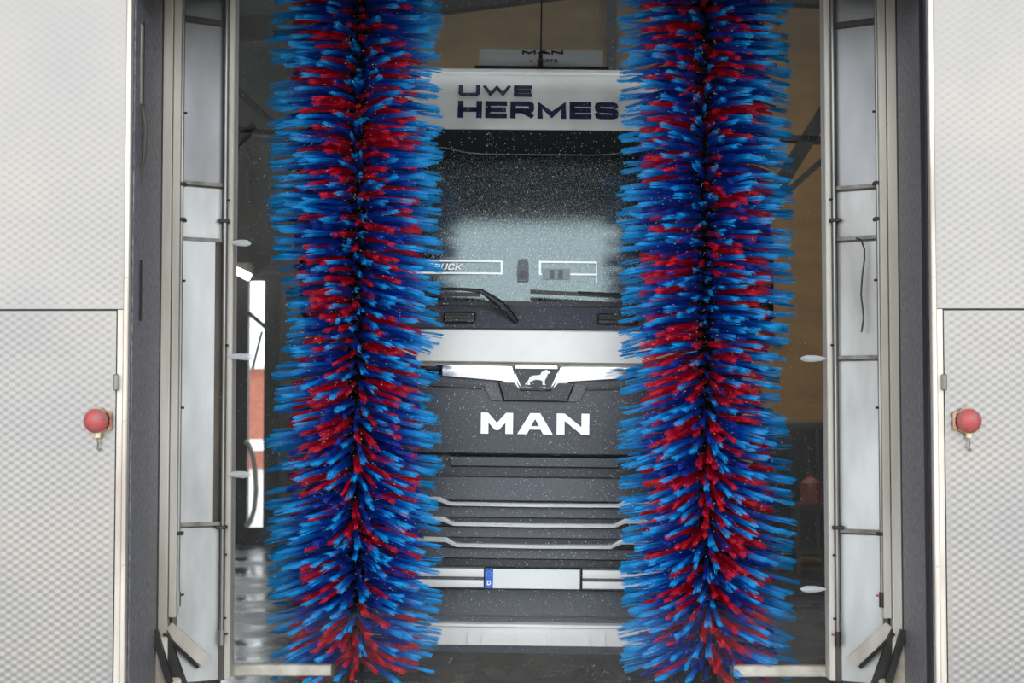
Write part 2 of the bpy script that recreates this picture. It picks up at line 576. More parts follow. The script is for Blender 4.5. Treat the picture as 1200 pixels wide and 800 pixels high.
# glazed gate in the rear wall
gate = empty('window_1', (0, 0, 0))
tag(gate, 'glazed gate with dark mullions in the rear hall wall', kind='structure')
edges = [at(px, 400, HY1 + .1).x for px in (150, 196, 232, 273.5, 310.5)]
for k, xe in enumerate(edges):
    wd = .19 if k in (3, 4) else .16
    x0 = xe if k != 4 else xe
    MB().box(x0 + .02 if k == 3 else x0, x0 + wd + (.0), HY1 + .04, HY1 + .2, 0.0, GZ).build('mullion', 'truss', gate)
MB().box(GX0, GX1, HY1 + .05, HY1 + .19, 0.0, .2).build('bottom_rail', 'truss', gate)
MB().box(GX0, GX1, HY1 + .05, HY1 + .19, GZ - .06, GZ).build('top_rail', 'truss', gate)
for k in range(len(edges) - 1):
    MB().box(edges[k] + .16, edges[k + 1], HY1 + .10, HY1 + .115, .2, GZ - .06).build('pane', 'pane', gate)
MB().bar(at(291, 366, HY1 + .07), at(312, 384, HY1 + .07), .05, .07, (0, 1, 0)).build('stay', 'truss', gate)
MB().bar(at(307, 388, HY1 + .06), at(296, 432, HY1 + .06), .03, .03, (0, 1, 0)).build('stay', 'truss', gate)
# steel columns and truss under the roof
MB_ = MB().box(at(711, 40, 19.9).x, at(722, 40, 19.9).x, 19.78, 19.99, 0, HZ)
tag(MB_.build('trim_1', 'truss'), kind='structure', label='dark steel column on the tan rear wall')
tr = empty('roof_truss', (0, 14, 4.9))
tag(tr, 'dark steel roof truss with diagonal braces above the truck', 'truss')
TY = 14.0
def tbar(p, q, th, nm):
    a, b = at(p[0], p[1], TY), at(q[0], q[1], TY)
    o = MB().bar(a - Vector((0, 14, 4.9)), b - Vector((0, 14, 4.9)), .14, th / F_PX * TY, (0, 0, 1)).build(nm, 'truss', tr)
tbar((-110, 46), (330, 32), 26, 'bottom_chord')
tbar((330, 32), (760, -22), 15, 'bottom_chord')
tbar((760, -22), (1350, -30), 18, 'bottom_chord')
tbar((250, 78), (345, 168), 7, 'brace')
tbar((230, 205), (300, 148), 9, 'brace')
tbar((255, 150), (345, 160), 6, 'brace')
tbar((905, 230), (1010, 60), 17, 'brace')
tbar((915, 162), (1020, 168), 7, 'brace')
tbar((905, 240), (1020, 138), 7, 'brace')
tbar((905, 0), (1010, 6), 10, 'brace')
for px in (-60, 1290):
    a = at(px, 400, TY)
    MB().box(a.x - .12, a.x + .12, -.12, .12, -4.9, HZ - 4.9).build('column', 'truss', tr)

# world beyond the gate
bh = empty('brick_building', (-7.2, 50, 0))
tag(bh, 'low red brick building seen through the glazed gate', 'building')
zt = at(300, 432, 50).z
MB().box(-6, 6, 0, 8, 0, zt).build('wall', 'brick', bh)
MB().box(-6.2, 6.2, -.25, 8.2, zt, zt + .12).build('roof_edge', 'house_white', bh)
for xx in (-5.0, -3.3, -1.75, -.55, .9, 2.6, 4.2):
    f = MB().box(xx - .28, xx + .28, -.06, .0, 1.45, 2.5).build('window', 'house_white', bh)
    MB().box(xx - .2, xx + .2, -.08, -.06, 1.53, 2.42).build('pane', 'dash', f)
MB().box(-6, 6, -.05, 0, .55, .9).build('plinth_band', 'house_white', bh)
# hose hanging on the gate, tube light, kit behind the right-hand brush
hp = [at(px, py, 20.02) for px, py in ((287, 517), (291, 520), (296, 532), (299, 552), (300, 575), (298, 596), (293, 612), (288, 617))]
h = MB().tube(hp, .03, 8).build('hanging_hose', 'hose')
tag(h, 'pale hose hanging in a loop before the glazed gate', 'hose')
t = empty('tube_light', at(281, 318, 19.5))
tag(t, 'glowing tube light high on the dark wall above the gate', 'lamp')
MB().box(-.22, .14, .1, .5, .02, .12).build('housing', 'truss', t)
MB().tube([(-.17, .0, .07), (.12, .0, -.07)], .042, 8).build('tube', 'tube_light', t)
eq = empty('equipment_cabinet', (2.95, 17.2, 0))
tag(eq, 'dark equipment cabinet standing before the tan wall', 'cabinet')
MB().box(-.55, .75, 0, .7, .1, 1.52, .02).build('body', 'machine', eq)
MB().box(-.5, .08, -.02, 0, .2, 1.45, .005).build('door', 'dark_steel', eq)
MB().box(.12, .7, -.02, 0, .2, 1.45, .005).build('door', 'dark_steel', eq)
for xx in (-.5, .62):
    MB().box(xx, xx + .08, .05, .13, 0, .1).build('foot', 'black', eq)
can = empty('red_canister', (at(950, 575, 16.4).x, 16.4, 0))
tag(can, 'red canister on a grey stand before the dark cabinet', 'canister')
MB().lathe((0, 0, .7), (0, 0, 1), [(0, 0), (0, .1), (.2, .1), (.24, .06), (.26, .03), (.29, .03), (.29, 0)], 16).build('body', 'canister', can, True)
MB().box(-.18, .18, -.18, .18, .64, .7).build('stand_top', 'machine', can)
for sx in (-1, 1):
    for sy in (-1, 1):
        MB().box(sx * .15 - .02, sx * .15 + .02, sy * .15 - .02, sy * .15 + .02, 0, .64).build('leg', 'machine', can)

# ------------------------------------------------------------------ the gantry
G = empty('wash_gantry', (0, 7.0, 0))
tag(G, 'stainless steel truck wash gantry with two embossed towers and cross beam', 'gantry')
GY = 7.0
GTOP = 4.9
PX_, PZ_ = 0.052, 0.0355   # dimple pitch


def embossed(x0, x1, z0, z1, yf, step=6):
    """dimpled sheet facing -y with folded rim"""
    nx = max(2, int((x1 - x0) / (PX_ / step)))
    nz = max(2, int((z1 - z0) / (PZ_ / step)))
    X = np.linspace(x0, x1, nx)
    Z = np.linspace(z0, z1, nz)
    XX, ZZ = np.meshgrid(X, Z)
    H = np.cos(2 * PI * XX / PX_) * np.cos(2 * PI * ZZ / PZ_)
    H = np.sign(H) * np.abs(H) ** 0.8
    edge = np.minimum(np.minimum(XX - x0, x1 - XX), np.minimum(ZZ - z0, z1 - ZZ))
    H = H * np.clip(edge / .02, 0, 1) * 0.0014
    warp = 0.004 * np.sin(XX * 3.1 + ZZ * .9) * np.clip(edge / .2, 0, 1)
    YY = yf + H + warp
    V = np.stack([XX, YY, ZZ], -1).reshape(-1, 3)
    idx = np.arange(nx * nz).reshape(nz, nx)
    Fq = np.stack([idx[:-1, :-1], idx[:-1, 1:], idx[1:, 1:], idx[1:, :-1]], -1).reshape(-1, 4)
    mb = MB()
    mb.v = [tuple(p) for p in V.tolist()]
    mb.f = [tuple(q) for q in Fq.tolist()]
    # rim folded back
    ring = list(idx[0, :]) + list(idx[1:, -1]) + list(idx[-1, -2::-1]) + list(idx[-2:0:-1, 0])
    o = len(mb.v)
    for i in ring:
        p = mb.v[i]
        mb.v.append((p[0], yf + .025, p[2]))
    n = len(ring)
    for k in range(n):
        mb.f.append((int(ring[k]), o + k, o + (k + 1) % n, int(ring[(k + 1) % n])))
    return mb


SEAM = 2.02
for s in (-1, 1):
    XI = 1.735

    def bx(xa, xb, y0, y1, z0, z1, name, m, par=G, b=0.0, smooth=False):
        return MB().box(s * xa, s * xb, y0 - GY, y1 - GY, z0, z1, b).build(name, m, par, smooth)
    # tower front: upper embossed sheet, embossed door, plain folded flange
    a, b_ = sorted((s * 1.757, s * 2.62))
    embossed(a, b_, SEAM + .004, GTOP, 0.0).build('front_panel', 'emboss', G, True, False)
    a, b_ = sorted((s * 1.787, s * 2.60))
    door = embossed(a, b_, .08, SEAM - .006, -.008).build('access_door', 'emboss', G, True, False)
    bx(XI, 1.757, 6.985, 7.03, .05, GTOP, 'folded_edge', 'flange', b=.004)
    bx(1.757, 1.783, 6.998, 7.03, .05, SEAM, 'door_frame', 'flange')
    bx(1.783, 1.789, 7.008, 7.03, .05, SEAM, 'door_gap', 'black')
    bx(1.757, 2.6, 7.008, 7.03, SEAM - .012, SEAM + .006, 'door_gap', 'black')
    hz = 1.55 + (490 - 448) / 271.0
    hg = bx(1.772, 1.794, 6.975, 7.0, hz - .035, hz + .035, 'hinge', 'steel', door, .004)
    for k in range(7):
        z = .3 + k * .62
        MB().lathe((s * 1.746, -.016, z), (0, -1, 0), [(0, .005), (.004, .004), (.005, 0)], 8).build('rivet', 'flange', G)
    # dark cladding that turns into the passage, with rubber lip
    bx(XI, 1.80, 7.03, 7.60, .03, GTOP, 'side_cladding', 'cladding')
    bx(XI - .006, XI, 7.04, 7.135, .03, GTOP, 'rubber_lip', 'rubber' if s > 0 else 'cladding', b=.002)
    # light grey front post with groove
    bx(1.690, 1.735, 7.60, 7.68, .52, GTOP, 'post', 'post', b=.004)
    bx(1.652, 1.687, 7.612, 7.68, .62, GTOP, 'post_flange', 'post', b=.003)
    bx(1.686, 1.691, 7.62, 7.68, .62, GTOP, 'groove', 'dark_steel')
    bx(XI - .003, XI + .004, 7.585, 7.603, .03, GTOP, 'seal', 'black')
    # inner splash wall, splayed towards the passage: sheets one by one between joints
    A0, A1 = Vector((1.688, 7.665)), Vector((1.462, 7.80))
    nrm = Vector((A1.y - A0.y, A0.x - A1.x)).normalized()      # towards the back

    def slab(t0, t1, z0, z1, d0, d1, name, m, par=G):
        mb = MB()
        q = []
        for t_, d in ((t0, d0), (t1, d0), (t1, d1), (t0, d1)):
            pt = A0.lerp(A1, t_) + nrm * d
            q.append((s * pt.x, pt.y - GY))
        v = [(x, y, z0) for x, y in q] + [(x, y, z1) for x, y in q]
        mb.add(v, [(0, 1, 2, 3), (4, 5, 6, 7), (0, 1, 5, 4), (1, 2, 6, 5), (2, 3, 7, 6), (3, 0, 4, 7)])
        return mb.build(name, m, par)
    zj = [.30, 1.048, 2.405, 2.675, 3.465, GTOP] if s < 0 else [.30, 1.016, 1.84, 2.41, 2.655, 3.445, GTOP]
    for k in range(len(zj) - 1):
        raised = s < 0 and k == 1
        slab(0, .76 if raised else .93, zj[k] + .006, zj[k + 1] - .006, -.012 if raised else 0.0, .004, 'wall_sheet', 'inner_shaded' if zj[k] > 2.6 else 'inner')
        if k:
            top = k == len(zj) - 2
            slab(0, .97, zj[k] - (.014 if top else .009), zj[k] + (.014 if top else .009), -.016, .004, 'joint_rail', 'dark_steel' if top else 'joint')
            slab(0, .97, zj[k] - .018, zj[k] - .009, -.004, .004, 'joint_shadow', 'grime_and_shadow')  # dark strip painted in as the shadow gap under each rail
    slab(0, 1.0, .3, GTOP, .005, .015, 'backing', 'grime_and_shadow')
    slab(0, .10, .3, GTOP, -.018, .004, 'edge_strip', 'grime_and_shadow')
    slab(.9, 1.0, .3, GTOP, -.006, .004, 'edge_strip', 'grime_and_shadow')
    # unseen cap over the splash niche, added to shade the sheet tops
    cp = [(7.10, 3.415), (7.66, 3.55), (7.92, 3.62), (7.92, 3.66), (7.10, 3.455)]
    MB().add([(s * x, y - GY, z) for x in (1.432, 1.735) for y, z in cp],
             [(0, 1, 2, 3, 4), (5, 6, 7, 8, 9)] + [(k, (k + 1) % 5, (k + 1) % 5 + 5, k + 5) for k in range(5)]).build('niche_shade_cap', 'dark_steel', G)
    # rear rail
    bx(1.432, 1.462, 7.80, 7.92, .3, GTOP, 'rear_post', 'post', b=.005)
    bx(1.46, 1.475, 7.80, 7.84, .3, GTOP, 'edge_strip', 'grime_and_shadow')
    bx(1.71, 1.73, 7.69, 9.05, .0, GTOP, 'inner_lining', 'cladding')
    bx(1.73, 2.6, 8.99, 9.05, .0, GTOP, 'rear_panel', 'cladding')
    bx(2.58, 2.62, 7.03, 9.05, .0, GTOP, 'outer_panel', 'cladding')
    # spray pipes with clamps and nozzles
    for (pxx, py, pz0, clamps, noz) in ((1.648, 7.635, .72, (1.01, 2.66, 2.49), (1.6, 2.2, 3.0)), (1.466, 7.768, .52, (1.03, 2.5), (.6, .9, 1.9, 2.6))):
        pipe = MB().tube([(s * pxx, py - GY, pz0), (s * pxx, py - GY, GTOP)], .0095, 10).build('spray_pipe', 'steel', G, True)
        MB().tube([(s * pxx, py - GY, pz0 - .05), (s * pxx, py - GY, pz0 + .02)], .015, 10).build('end_fitting', 'steel' if s < 0 else 'dark_steel', pipe, True)
        MB().tube([(s * pxx, py - GY, pz0), (s * (pxx - .03), py - GY, pz0 + .006)], .005, 8).build('nozzle', 'red_dome' if s > 0 else 'dark_steel', pipe)
        for cz in clamps:
            MB().box(s * (pxx - .02), s * (pxx + .03), py - GY - .013, py - GY + .03, cz - .009, cz + .009, .003).build('clamp', 'dark_steel', pipe)
        for nz_ in noz:
            MB().tube([(s * pxx, py - GY, nz_), (s * (pxx - .022), py - GY - .004, nz_)], .0055, 8).build('nozzle', 'black', pipe)
    # foot assembly: cross bar, braces, block
    bx(.97 if s < 0 else 1.0, 1.86, 8.02, 8.08, .285, .338, 'foot_bar', 'bar', b=.006)
    bx(.955 if s < 0 else .985, .97 if s < 0 else 1.0, 8.018, 8.082, .28, .342, 'end_cap', 'dark_steel')
    p = lambda px, py, y: (lambda q: (q.x, q.y - GY, q.z))(at(px, py, y))
    mx = (lambda px: px) if s < 0 else (lambda px: 1240 - px)
    MB().bar(p(mx(181), 738, 7.56), p(mx(199), 800, 7.56), .03, .03, (0, 1, 0)).build('strut', 'dark_steel', G)
    MB().bar(p(mx(190), 738, 7.62), p(mx(214), 806, 7.62), .05, .034, (0, 1, 0)).build('strut', 'dark_steel', G)
    bx(1.685, 1.74, 7.58, 7.66, .0, .53, 'foot_post', 'bar', b=.004)
    bx(1.62, 1.70, 7.58, 7.7, .0, .345, 'foot_block', 'bar', b=.01)
    MB().bar(p(mx(196), 734, 7.62), p(mx(243), 776, 7.73), .06, .012, (0, 1, 0)).build('brace_plate', 'post', G)
    MB().bar(p(mx(192), 742, 7.60), p(mx(232), 782, 7.72), .014, .014, (0, 1, 0)).build('brace_rod', 'dark_steel', G)
    # pull slots in the cladding
    if s < 0:
        for y0, y1 in ((26, 124), (305, 376)):
            z1, z0 = at(163, y0, 7.19).z, at(163, y1, 7.19).z
            bx(1.726, 1.737, 7.185, 7.2, z0, z1, 'slot', 'black')
        z1, z0 = at(168, 30, 7.17).z, at(168, 122, 7.17).z
        bx(1.728, 1.737, 7.145, 7.183, z0, z1, 'slot_lip', 'flange')
        MB().tube([p(166, 124, 7.19), p(170, 150, 7.21), p(168, 180, 7.21), p(163, 215, 7.19), p(163, 250, 7.19)], [.010, .012, .012, .009, .006], 8).build('pull_strap', 'grime_and_shadow', G, True)
    else:
        MB().bar(p(1060, 204, 7.52), p(1079, 189, 7.35), .006, .008).build('scratch', 'post', G)
# cross beam, roof sheet and brush carriages
MB().box(-1.735, 1.735, 0.03, .55, 3.56, GTOP + .05, .02).build('beam_front_shade', 'dark_steel', G)  # front beam brought down low, out of view, to shade the inner sheets
MB().box(-2.62, 2.62, 0.09, 1.5, 4.55, 4.62).build('beam_roof', 'cladding', G)
MB().box(-2.62, 2.62, 1.99, 2.05, 4.66, GTOP).build('beam_rear', 'cladding', G)
MB().box(-1.74, 1.74, 1.28, 1.48, 4.38, 4.55, .01).build('carriage_rail', 'dark_steel', G)

# red signal lamps on the doors
for s, px, lab in ((-1, 112, 'faded red dome lamp on the tower whose side has black slots'),
                   (1, 1136, 'faded red dome lamp on the tower with the dangling black cable')):
    c = at(px, 493, 6.95)
    L = empty('signal_lamp', (c.x, 6.99, c.z))
    tag(L, lab, 'lamp', 'signal lamps on the tower doors')
    dx = -s * .018
    MB().box(dx - .045, dx + .045, -.02, .0, -.042, .042, .008).build('base_plate', 'lamp_base', L)
    MB().lathe((0, -.015, 0), (0, -1, 0), [(0, .051), (.022, .053), (.04, .049), (.058, .036), (.068, .018), (.071, 0)], 24).build('dome', 'red_dome', L, True)
    MB().lathe((0, -.012, 0), (0, -1, 0), [(0, .056), (.008, .056), (.008, .05)], 24).build('rim', 'lamp_base', L, True)
    MB().tube([(.004, -.02, -.045), (.004, -.02, -.072)], .015, 10).build('cable_gland', 'brass', L, True)
    MB().tube([(.004, -.02, -.07), (.006, -.018, -.1), (.004, -.014, -.122), (.009, -.012, -.13), (.013, -.014, -.118)], .0035, 6).build('cable', 'steel', L, True)

# loose cable on the right inner wall
cb = MB().tube([at(px, py, 7.68) + Vector((0, 0, 0)) for px, py in ((1003, 279), (1009, 281), (1013, 292), (1013, 304), (1010.5, 322), (1009, 345), (1011, 362), (1012, 373), (1009.5, 389))], .0045, 6)
tag(cb.build('hanging_cable', 'black', None, True), 'thin black cable dangling down a grey inner wall sheet', 'cable')

# ------------------------------------------------------------------ the truck
T = empty('truck', (0.013, 8.9, 0), None, (0, math.radians(0.7), 0))
tag(T, 'white truck tractor with dark grille standing between the two brushes', 'truck')
W2 = 1.22
TS = 213.5


def tz(py, dy=0.0):
    return 1.55 + (490 - py) / TS * (1 + dy / 8.9)


def txx(px, dy=0.0):
    return (px - 627) / TS * (1 + dy / 8.9)


def curve_y(x):
    return 0.03 * abs(x / W2) ** 2 + 0.16 * abs(x / W2) ** 7


def panel(prof, half, thick=.03, nx=28, x0=None, x1=None):
    """sheet with profile [(y, z)] seen from the side, bowed in plan like a cab front"""
    xa, xb = (-half, half) if x0 is None else (x0, x1)
    mb = MB()
    xs = np.linspace(xa, xb, nx)
    n = len(prof)
    for back in (0, thick):
        for x in xs:
            for y, z in prof:
                mb.v.append((x, y + curve_y(x) + back, z))
    N = nx * n
    for i in range(nx - 1):
        for j in range(n - 1):
            q = (i * n + j, (i + 1) * n + j, (i + 1) * n + j + 1, i * n + j + 1)
            mb.f.append(q)
            mb.f.append(tuple(k + N for k in q[::-1]))
        for j in (0, n - 1):
            q = (i * n + j, (i + 1) * n + j, (i + 1) * n + j + N, i * n + j + N)
            mb.f.append(q if j else q[::-1])
    for i in (0, nx - 1):
        for j in range(n - 1):
            q = (i * n + j, i * n + j + 1, i * n + j + 1 + N, i * n + j + N)
            mb.f.append(q if i else q[::-1])
    return mb


def P(name, prof, half, m, thick=.03, parent=T, **k):
    return panel(prof, half, thick, **k).build(name, m, parent, True)


# cab body behind the front panels
cabm = MB()
for sx in (-1, 1):
    cabm.prism([(0, 0)] * 0 or [(sx * 1.22, .95), (sx * 1.22, 3.15), (sx * 1.16, 3.6), (sx * 1.10, 3.6), (sx * 1.17, 3.12), (sx * 1.17, .95)], .62, 2.25)
cabm.box(-1.22, 1.22, 2.2, 2.25, .95, 3.6)
cabm.box(-1.2, 1.2, .2, 2.25, .92, 1.0)
cabm.build('cab_shell', 'white', T)
rf = MB()
rp = [(.56, tz(77, .5)), (.62, 3.615), (.8, 3.62), (1.2, 3.62), (2.25, 3.60)]
panel(rp, 1.14, .03).build('roof', 'roofw', T, True)
# high roof front with the owner's name
rz0, rz1 = tz(150, .2), tz(77, .5)
roofp = P('roof_front', [(.20, rz0), (.27, rz0 + .15), (.38, rz0 + .33), (.50, rz1 - .02), (.56, rz1)], 1.16, 'roofw')


def roof_y(z):
    t_ = np.interp(z, [rz0, rz0 + .15, rz0 + .33, rz1 - .02, rz1], [.20, .27, .38, .50, .56])
    return float(t_)


tilt_r = math.atan2(.07, .15)
zz = tz(137, .25)
word('HERMES', roofp, 'ink', txx(532, .25), roof_y(zz) - .004, zz - .002, {'H': .137, 'E': .124, 'R': .136, 'M': .164, 'S': .135}, tz(113, .25) - zz, .031, .0185, tilt=tilt_r)
zz = tz(112, .31)
word('UWE', roofp, 'ink', txx(532.5, .31), roof_y(zz) - .002, zz + .004, {'U': .122, 'W': .162, 'E': .105}, .084, .023, .016, tilt=math.atan2(.11, .18))
# sun visor
P('sun_visor', [(.05, tz(180, .05)), (.07, tz(178, .07)), (.17, tz(152, .17)), (.22, tz(150, .22))], 1.14, 'visor', .02)
lp = [(-1.1, .045), (-.62, .045), (-.5, .03), (-.40, .008), (-.3, .0), (.3, .0), (.42, .008), (.52, .03), (.62, .045), (1.1, .045)]
MB().tube([(x, .045 + curve_y(x), tz(179.5, .05) + dz) for x, dz in lp], .0032, 6).build('visor_edge', 'joint', T, True)
# windscreen
wz0, wz1 = tz(356, .10), tz(165, .30)
prof = []
for k in range(9):
    u = k / 8
    prof.append((.10 + .10 * u + .045 * u * u, wz0 + (wz1 - wz0) * u))
ws = P('windscreen', prof, 1.12, 'glass', .006)


def wy(z):
    u = (z - wz0) / (wz1 - wz0)
    return .10 + .10 * u + .045 * u * u


MB().box(-1.12, 1.12, wy(wz0) - .03, wy(wz0) + .03, wz0 - .012, wz0 + .014).build('screen_seal', 'black', T)
for sx in (-1, 1):
    MB().prism([(sx * 1.12, wz0), (sx * 1.2, wz0), (sx * 1.16, wz1), (sx * 1.07, wz1)], .28, .64).build('pillar', 'white', T)
    MB().prism([(sx * 1.05, wz0 - .1), (sx * 1.22, wz0 - .1), (sx * 1.22, .95), (sx * 1.05, .95)], .2, .64).build('corner_panel', 'white', T)
# cab interior
ins = MB()
ins.box(-1.1, 1.1, 2.0, 2.05, 1.6, 3.4)
ins.box(-1.1, 1.1, .35, 2.05, 3.38, 3.42)
ins.box(-1.1, 1.1, .3, 2.05, 1.55, 1.6)
ins.build('interior_lining', 'cab_in', T)
MB().box(-1.1, 1.1, .32, .85, 1.6, 2.22, .03).build('dashboard', 'dash', T)
for sx in (-.55, .62):
    st = MB().box(sx - .25, sx + .25, 1.05, 1.55, 1.6, 2.1, .05).build('seat', 'cab_in', T)
    MB().box(sx - .24, sx + .24, 1.45, 1.6, 2.1, 2.75, .05).build('backrest', 'cab_in', st)
# lit outlines and stickers behind the glass
def frame_bar(x0, y0, x1, y1, nm='display_frame', m='led_white', th=2.2):
    za, zb = tz(y0, .14), tz(y1, .14)
    xa, xb = txx(x0, .14), txx(x1, .14)
    t_ = th / TS / 2
    MB().box(min(xa, xb) - t_, max(xa, xb) + t_, wy((za + zb) / 2) - .006, wy((za + zb) / 2) - .001 + abs(za - zb) * .0, min(za, zb) - t_, max(za, zb) + t_).build(nm, m, ws)
frame_bar(430, 306.5, 586, 306.5)
frame_bar(430, 321, 586, 321)
frame_bar(586, 306.5, 586, 321)
frame_bar(430, 306.5, 430, 321)
word('TRUCK', ws, 'led_white', txx(497.5, .14), wy(tz(317, .14)) - .004, tz(317.3, .14), .033, .036, .0072, .007, tilt=.15, slant=.25, depth=.002)
frame_bar(631, 306.5, 697, 306.5, th=2.2)
frame_bar(631, 306.5, 631, 321, th=2.2)
frame_bar(631, 321, 633, 321, th=2)
frame_bar(666, 321, 697, 321, th=2.2)
frame_bar(697.5, 306.5, 697.5, 330, th=.7)
frame_bar(640, 321, 660, 321, 'sticker', 'lamp_lens2', 13)
frame_bar(645, 319, 645, 324, 'sticker', 'sensor', 6)
frame_bar(655, 319, 655, 324, 'sticker', 'sensor', 6)
za, zb = tz(330, .14), tz(304, .14)
xa = txx(611, .14)
hv = MB().prism([(xa - .03, za), (xa + .03, za), (xa + .034, za + .03), (xa + .03, zb - .015), (xa + .018, zb), (xa - .018, zb), (xa - .03, zb - .015), (xa - .034, za + .03)], wy(za) - .012, wy(za) + .03).build('sensor_cover', 'sensor', ws)
MB().lathe((xa, wy(za) - .012, za + .035), (0, -1, 0), [(0, .022), (.004, .022), (.005, .017), (.003, .016)], 16).build('sensor_ring', 'dash', hv, True)
MB().lathe((xa, wy(za) - .012, za + .035), (0, -1, 0), [(0, .009), (.004, .009), (.005, 0)], 12).build('sensor_lens', 'dash', hv, True)
# cowl below the screen with wiper mounts
P('cowl', [(.0, tz(385)), (.04, tz(372, .04)), (.085, wz0)], 1.19, 'cowl')
for xa, xb in ((519, 556), (699, 745)):
    MB().box(txx(xa), txx(xb), .0, .06, tz(379), tz(366), .008).build('wiper_mount', 'black', T)
    MB().box(txx(xa + 2), txx(xb - 4), -.012, .02, tz(374), tz(369.5), .004).build('wiper_pivot', 'dark_steel', T)


def wiper(pts, r, blade):
    root = MB().tube([(txx(px, .06), y, tz(py, .06)) for px, py, y in pts], r, 8).build('wiper_arm', 'black', T, True)
    (a, b, c, d) = blade
    MB().bar((txx(a, .06), -.005, tz(b, .06)), (txx(c, .06), -.02, tz(d, .06)), .014, .022).build('blade', 'black', root)
    return root


wiper([(604, 378, .03), (594, 366, .0), (582, 355, -.02), (563, 343, -.035), (540, 341, -.035), (490, 341, -.03)], [.018, .023, .022, .013, .009, .007], (400, 346, 562, 347))
wiper([(860, 376, .03), (820, 352, -.02), (760, 346, -.03), (725, 346, -.03), (675, 343, -.02)], [.02, .02, .014, .012, .007], (620, 342.5, 735, 347.5))
# white bonnet panel
bon = P('bonnet_panel', [(.02, tz(426)), (-.012, tz(424)), (-.015, tz(405)), (.0, tz(388)), (.02, tz(385.5))], 1.2, 'white')
P('bonnet_lip', [(.01, tz(430)), (.0, tz(427.5)), (.01, tz(426))], 1.18, 'post', .02)
# chrome band that dips around the badge
def chrome_side(sg):
    o = []
    c = 628
    pts_up = [(c + sg * 300, 431), (c + sg * 110, 429), (c + sg * 36, 429.5), (c + sg * 28.5, 430), (c + sg * 25, 436), (c + sg * 17, 452), (c, 453.5)]
    pts_lo = [(c, 457), (c + sg * 19, 456), (c + sg * 33, 449), (c + sg * 40, 446.5), (c + sg * 110, 441), (c + sg * 300, 438)]
    return [((px - 627) / TS, tz(py)) for px, py in pts_up + pts_lo]


for sg in (-1, 1):
    poly = chrome_side(sg)
    # bow in plan and bulge: front strip from outline plus a ridge
    mb = MB()
    up, lo = poly[:7], poly[7:][::-1]
    lo = [lo[0], lo[1], lo[2], lo[3], lo[4], lo[5]]
    lo7 = [lo[0], lo[1], lo[2], lo[3], ((lo[3][0] + lo[4][0]) / 2, (lo[3][1] + lo[4][1]) / 2), lo[4], lo[5]]
    for (ux, uz), (lx, lz) in zip(up, lo7):
        mb.v += [(ux, -.01 + curve_y(ux), uz), ((ux + lx) / 2, -.018 + curve_y(ux), uz * .62 + lz * .38), (lx, -.012 + curve_y(lx), lz), (lx, .03 + curve_y(lx), lz), (ux, .03 + curve_y(ux), uz)]
    for i in range(6):
        for j in range(5):
            a, b = i * 5 + j, i * 5 + (j + 1) % 5
            mb.f.append((a, b, b + 5, a + 5))
    mb.f += [tuple(range(5)), tuple(range(30, 35))]
    mb.build('chrome_band', 'chrome', T)
# badge recess and lion
MB().prism([((px - 627) / TS, tz(py)) for px, py in ((602, 430.5), (654.5, 430.5), (655.5, 435), (646, 454), (610.5, 454), (600.5, 435))], -.004, .03).build('badge_plate', 'grille2', T)
MB().prism([((px - 627) / TS, tz(py)) for px, py in ((604, 428), (652, 428), (653, 432), (603, 432))], -.02, .03).build('badge_cap', 'slat', T)
lion = [(614.5, 450), (616.8, 448.6), (619, 445), (620.3, 442), (623, 440.2), (628, 439.6), (632.6, 439), (634, 436), (637, 433.8), (640, 432.9), (642.2, 434.4), (644.2, 435.1), (643.6, 437.2), (641.4, 438),
        (640.6, 441), (638.4, 445), (638.2, 449), (639.5, 451), (635.4, 451), (635.2, 446.3), (632.6, 445.2), (627, 444.8), (622, 447), (620.6, 448.8), (621.2, 451), (617.6, 451), (618.5, 448.9), (616, 450.8)]
MB().prism([((px - 627) / TS, tz(py)) for px, py in lion], -.012, -.003).build('lion_emblem', 'sign_white', T)
# grille upper panel with trapezoid shoulders
P('grille_panel', [(.03, tz(534)), (.0, tz(531)), (-.005, tz(490)), (.01, tz(447)), (.03, tz(432))], 1.15, 'grille')
MB().prism([((px - 627) / TS, tz(py)) for px, py in ((585, 449), (602, 449), (610, 458.5), (645, 458.5), (654, 449), (671, 449), (664, 469), (592, 469))], -.03, .01,
           [((px - 627) / TS, tz(py)) for px, py in ((583, 447), (602, 447), (610, 457), (645, 457), (654, 447), (673, 447), (667, 471), (589, 471))]).build('badge_bracket', 'grille2', T)
for sg in (-1, 1):
    MB().prism([((627 + sg * dx - 627) / TS, tz(py)) for dx, py in ((47, 449), (60, 452), (52, 469), (38, 470))], -.012, .01).build('bracket_cheek', 'cowl', T)
    MB().prism([(sg * x / TS, tz(py)) for x, py in ((60, 452), (230, 445), (230, 448), (60, 456))], -.008, .01).build('grille_crease', 'grille2', T)
# MAN letters as solid shapes
def glyph(poly, x0, wd, holes=None):
    z0, z1 = tz(508.5), tz(484)
    return [(x0 + u * wd, z0 + v * (z1 - z0)) for u, v in poly]


